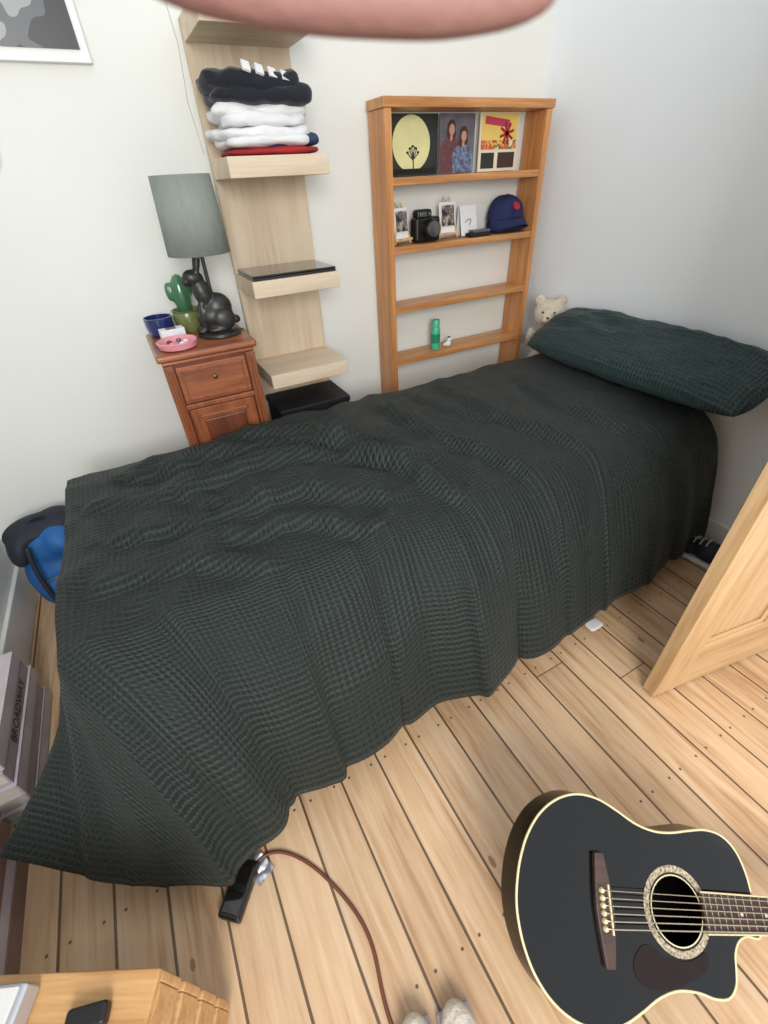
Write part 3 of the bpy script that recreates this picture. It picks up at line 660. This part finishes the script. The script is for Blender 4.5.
# ---------------------------------------------------------------- pine door
m_dr=wood('stripped_pine_door',(214,180,136),(182,140,94),'Z',.7,.5)
m_drx=wood('stripped_pine_door_x',(214,180,136),(182,140,94),'X',.7,.5)
dv=Vector((1.765-1.010,.154-.278,0)); ang=math.atan2(dv.y,dv.x); DW=dv.length; DH=1.98
door=empty('door_1',(1.010,.278,.008),(0,0,ang))
tD=.038; sw=.105
box('stile_1',(0,0,0),(sw,tD,DH),m_dr,door,bev=.002); box('stile_2',(DW-sw,0,0),(DW,tD,DH),m_dr,door,bev=.002)
box('muntin',(DW/2-.05,0,.2),(DW/2+.05,tD,DH-.11),m_dr,door,bev=.002)
for i,(a,b) in enumerate([(0,.20),(.80,.98),(DH-.11,DH)]): box('rail_%d'%i,(sw,0.0005,a),(DW-sw,tD-.0005,b),m_drx,door,bev=.002)
for i,(a,b,c,d) in enumerate([(sw,DW/2-.05,.2,.8),(DW/2+.05,DW-sw,.2,.8),(sw,DW/2-.05,.98,DH-.11),(DW/2+.05,DW-sw,.98,DH-.11)]):
    box('panel_%d'%i,(a,.013,c),(b,.025,d),m_dr,door)
    for yy in (.004,.024):
        box('bead_l_%d'%i,(a,yy,c),(a+.014,yy+.010,d),m_dr,door,bev=.004); box('bead_r_%d'%i,(b-.014,yy,c),(b,yy+.010,d),m_dr,door,bev=.004)
        box('bead_b_%d'%i,(a,yy,c),(b,yy+.010,c+.014),m_drx,door,bev=.004); box('bead_t_%d'%i,(a,yy,d-.014),(b,yy+.010,d),m_drx,door,bev=.004)
lathe('knob',[(.024,0),(.022,.004),(.010,.008),(.010,.03),(.026,.042),(.028,.055),(.015,.066),(.001,.068)],m_brass,door,(.055,0,1.0),(math.pi/2,0,0))
lathe('knob_back',[(.024,0),(.022,.004),(.010,.008),(.010,.03),(.026,.042),(.028,.055),(.015,.066),(.001,.068)],m_brass,door,(.055,tD,1.0),(-math.pi/2,0,0))

# ---------------------------------------------------------------- guitar
m_gb=mat('black_lacquer',(7,6,6),.10,coat=.35,noise_amt=.1,spec=.35)
m_gbs=mat('black_lacquer_side',(6,5,5),.25,noise_amt=.1,spec=.25)
m_bind=mat('cream_binding',(214,200,158),.4,noise_amt=.05)
m_rose=wood('rosewood',(70,48,40),(44,28,24),'X',2,.5)
m_guard=mat('tortoise_guard',(30,11,9),.12,noise_amt=.4,nscale=25,spec=.35)
m_nk=wood('neck_mahogany',(120,70,46),(86,46,30),'X',1)
m_str=mat('steel_string',(190,180,160),.25,1)
m_ros=mat('rosette_ring',(196,180,150),.5,rgb2=(60,50,44),nscale=220)
g=empty('acoustic_guitar',(.526,-.054,.205),(.46,.25,-.49))
g.scale=(.98,.98,.98)
GD=.066
o_=-.335
def bs_(x,y):
    X=x+o_
    if X<0: X*=.95
    return X,y*(.875 if y>0 else .80)
up=[(0,0),(.003,.035),(.012,.075),(.03,.118),(.06,.158),(.10,.186),(.145,.198),(.19,.192),(.23,.173),(.27,.150),(.31,.138),(.35,.137),(.39,.143),(.43,.147),(.465,.138),(.49,.112),(.502,.075),(.505,.036)]
dn=[(.505,-.040),(.475,-.042),(.455,-.052),(.442,-.074),(.437,-.100),(.430,-.128),(.412,-.148),(.385,-.150),(.35,-.140),(.31,-.138),(.27,-.150),(.23,-.173),(.19,-.192),(.145,-.198),(.10,-.186),(.06,-.158),(.03,-.118),(.012,-.075),(.003,-.035)]
def catmull(P,n=6):
    out=[];k=len(P)
    for i in range(k):
        p0,p1,p2,p3=[Vector(P[(i+j-1)%k]) for j in range(4)]
        for s in range(n):
            t=s/n; out.append(tuple(.5*((2*p1)+(p2-p0)*t+(2*p0-5*p1+4*p2-p3)*t*t+(3*p1-p0-3*p2+p3)*t**3)))
    return out
ol=[bs_(x,y) for x,y in catmull(up+dn)]
n=len(ol); RH=.052
bm=bmesh.new()
ov=[bm.verts.new((x,y,0)) for x,y in ol]
hv=[bm.verts.new((RH*math.cos(2*math.pi*i/48),RH*math.sin(2*math.pi*i/48),0)) for i in range(48)]
es=[bm.edges.new((ov[i],ov[(i+1)%n])) for i in range(n)]+[bm.edges.new((hv[i],hv[(i+1)%48])) for i in range(48)]
bmesh.ops.triangle_fill(bm,edges=es,use_beauty=True)
bmesh.ops.recalc_face_normals(bm,faces=bm.faces)
me=bpy.data.meshes.new('top'); bm.to_mesh(me); bm.free(); me.materials.append(m_gb)
to_=bpy.data.objects.new('soundboard',me); COL.objects.link(to_); to_.parent=g
vs=[(x,y,0) for x,y in ol]+[(x,y,-GD) for x,y in ol]
mk('sides',vs,[(i,n+i,n+(i+1)%n,(i+1)%n) for i in range(n)],m_gbs,g,True)
mk('back',[(x,y,-GD) for x,y in ol],[tuple(range(n))],m_gbs,g)
tube('binding_top',[(x,y,-.001) for x,y in ol],.0022,m_bind,g,False,True)
def ring(name,r0,r1,z,m,par,n=64):
    vs=[(r*math.cos(2*math.pi*i/n),r*math.sin(2*math.pi*i/n),z) for r in (r0,r1) for i in range(n)]
    return mk(name,vs,[(i,(i+1)%n,n+(i+1)%n,n+i) for i in range(n)],m,par)
ring('rosette',.057,.068,.0006,m_ros,g); ring('rosette_inner',.0515,.0535,.0006,m_bind,g)
pg=[(-.07,-.050),(-.03,-.068),(.01,-.070),(.045,-.058),(.04,-.082),(-.01,-.102),(-.05,-.110),(-.09,-.104),(-.105,-.082),(-.092,-.058)]
pgp=catmull(pg,6); mk('pickguard',[(x,y,.0009) for x,y in pgp],[tuple(range(len(pgp)))],m_guard,g)
bxc=(.185+o_)
bpz=[(bxc-.018,-.03),(bxc-.012,-.082),(bxc+.006,-.082),(bxc+.014,-.03),(bxc+.016,0),(bxc+.014,.03),(bxc+.006,.082),(bxc-.012,.082),(bxc-.018,.03),(bxc-.020,0)]
poly('bridge',bpz,.010,m_rose,g,loc=(0,0,.010),bev=.002)
box('saddle',(bxc+.005,-.036,.009),(bxc+.008,.036,.014),m_bind,g,bev=.001)
for i in range(6):
    y=-.027+i*.0108
    lathe('pin_%d'%i,[(.0040,.0),(.0050,.004),(.0030,.008)],m_bind,g,(bxc-.008,y,.009),n=12)
    tube('string_%d'%i,[(bxc-.006,y,.010),(bxc+.0065,y,.0145),(.50,y*.72,.0150)],.0007+.0001*(5-i),m_str,g,False)
fbx0=.385+o_; fbx1=.845+o_
fb=[(fbx0,-.030),(fbx1,-.0225),(fbx1,.0225),(fbx0,.030)]
poly('fretboard',fb,.007,m_rose,g,loc=(0,0,.0085),bev=.001)
for s in(-1,1): tube('fretboard_binding_%d'%(s+1),[(fbx0,s*.0305,.0075),(fbx1,s*.023,.0075)],.0016,m_bind,g,False)
scale=.648; nutx=.185+o_+scale
for k in range(1,21):
    x=nutx-scale*(1-2**(-k/12))
    hw=.0225+(.030-.0225)*(fbx1-x)/(fbx1-fbx0)
    box('fret_%d'%k,(x-.0010,-hw,.0085),(x+.0010,hw,.0098),m_str,g)
for k in (5,7,9,12,15):
    x=nutx-scale*(1-2**(-(k-.5)/12)); disc('dot_%d'%k,.003,m_bind,g,(x,0,.0087),(0,0,0),n=16)
vs=[];fs=[];ns=16
xs_=[.50+o_,.52+o_,.56+o_,.84+o_]
for jx,x in enumerate(xs_):
    hw=.0215+(.028-.0215)*(fbx1-x)/(fbx1-fbx0); dp=[.06,.05,.022,.019][jx]
    for i in range(ns+1):
        a=math.pi*i/ns; vs.append((x,hw*math.cos(a),.002-dp*math.sin(a)))
for jx in range(3):
    for i in range(ns): a=jx*(ns+1)+i; fs.append((a,a+1,a+ns+2,a+ns+1))
mk('neck',vs,fs,m_nk,g,True)
hs=[(.84,-.022),(.87,-.034),(.99,-.038),(1.02,-.03),(1.03,0),(1.02,.03),(.99,.038),(.87,.034),(.84,.022)]
poly('headstock',[(x+o_,y) for x,y in hs],.015,m_gb,g,loc=(0,0,.004),bev=.002)
box('nut',(.838+o_,-.0215,.003),(.844+o_,.0215,.011),m_bind,g)
for s in (-1,1):
    for k in range(3):
        lathe('tuner_%d_%d'%(s+1,k),[(.004,0),(.004,.018)],m_str,g,(.89+.045*k+o_,s*.022,.004),n=12)
        blob('tuner_key_%d_%d'%(s+1,k),[((.89+.045*k+o_,s*.052,-.006),(.008,.011,.004))],m_str,g,.002)

# ---------------------------------------------------------------- photographer's hand at the lens
m_sk=mat('skin',(142,104,98),.55,noise_amt=.12,nscale=30,bump=.2,bscale=200)
m_sk.node_tree.nodes['Principled BSDF'].inputs['Subsurface Weight'].default_value=.1
m_sk.node_tree.nodes['Principled BSDF'].inputs['Subsurface Scale'].default_value=.005
def cw(px,py,d): return Vector((0,0,H))+ (fwd*F+ix*(px-384)+iy*(py-512))*(d/F)
D0=.11
hp=[(cw(80,-110,.10),.013),(cw(195,-34,D0),.0098),(cw(320,-14,D0),.0098),(cw(440,-8,D0),.0095),(cw(520,-16,D0),.0085),(cw(566,-28,D0),.006),
    (cw(-120,-260,.10),.022),(cw(-60,-420,.10),.026),
    (cw(100,-300,D0),.011),(cw(300,-210,D0),.0105),(cw(470,-190,D0),.0095),(cw(590,-200,D0),.008),
    (cw(110,-440,D0),.011),(cw(310,-380,D0),.0105),(cw(470,-350,D0),.0095),(cw(570,-350,D0),.008),
    (cw(80,-560,.11),.010),(cw(240,-540,.11),.009),(cw(360,-520,.11),.008),(cw(440,-515,.11),.007),
    (cw(-160,-120,.09),.014),(cw(-120,60,.075),.012),(cw(-60,170,.07),.010)]
ed=[(6,0),(0,1),(1,2),(2,3),(3,4),(4,5),(6,7),(6,8),(8,9),(9,10),(10,11),(7,12),(12,13),(13,14),(14,15),(7,16),(16,17),(17,18),(18,19),(6,20),(20,21),(21,22)]
skin('hand',hp,ed,m_sk,None,2,root=6)

# ---------------------------------------------------------------- light
w=bpy.data.worlds.new('world'); SC.world=w; w.use_nodes=True
w.node_tree.nodes['Background'].inputs[0].default_value=(.90,.95,1,1); w.node_tree.nodes['Background'].inputs[1].default_value=1.08
def area(name,loc,tgt,sx,sy,e,c):
    l=bpy.data.lights.new(name,'AREA'); l.shape='RECTANGLE'; l.size=sx; l.size_y=sy; l.energy=e; l.color=c
    o=bpy.data.objects.new(name,l); COL.objects.link(o); o.location=loc
    o.rotation_euler=(Vector(tgt)-Vector(loc)).to_track_quat('-Z','Y').to_euler()
area('window_light',(-.30,-1.35,1.75),(1.3,1.2,.8),.9,1.1,60,(1,.985,.96))
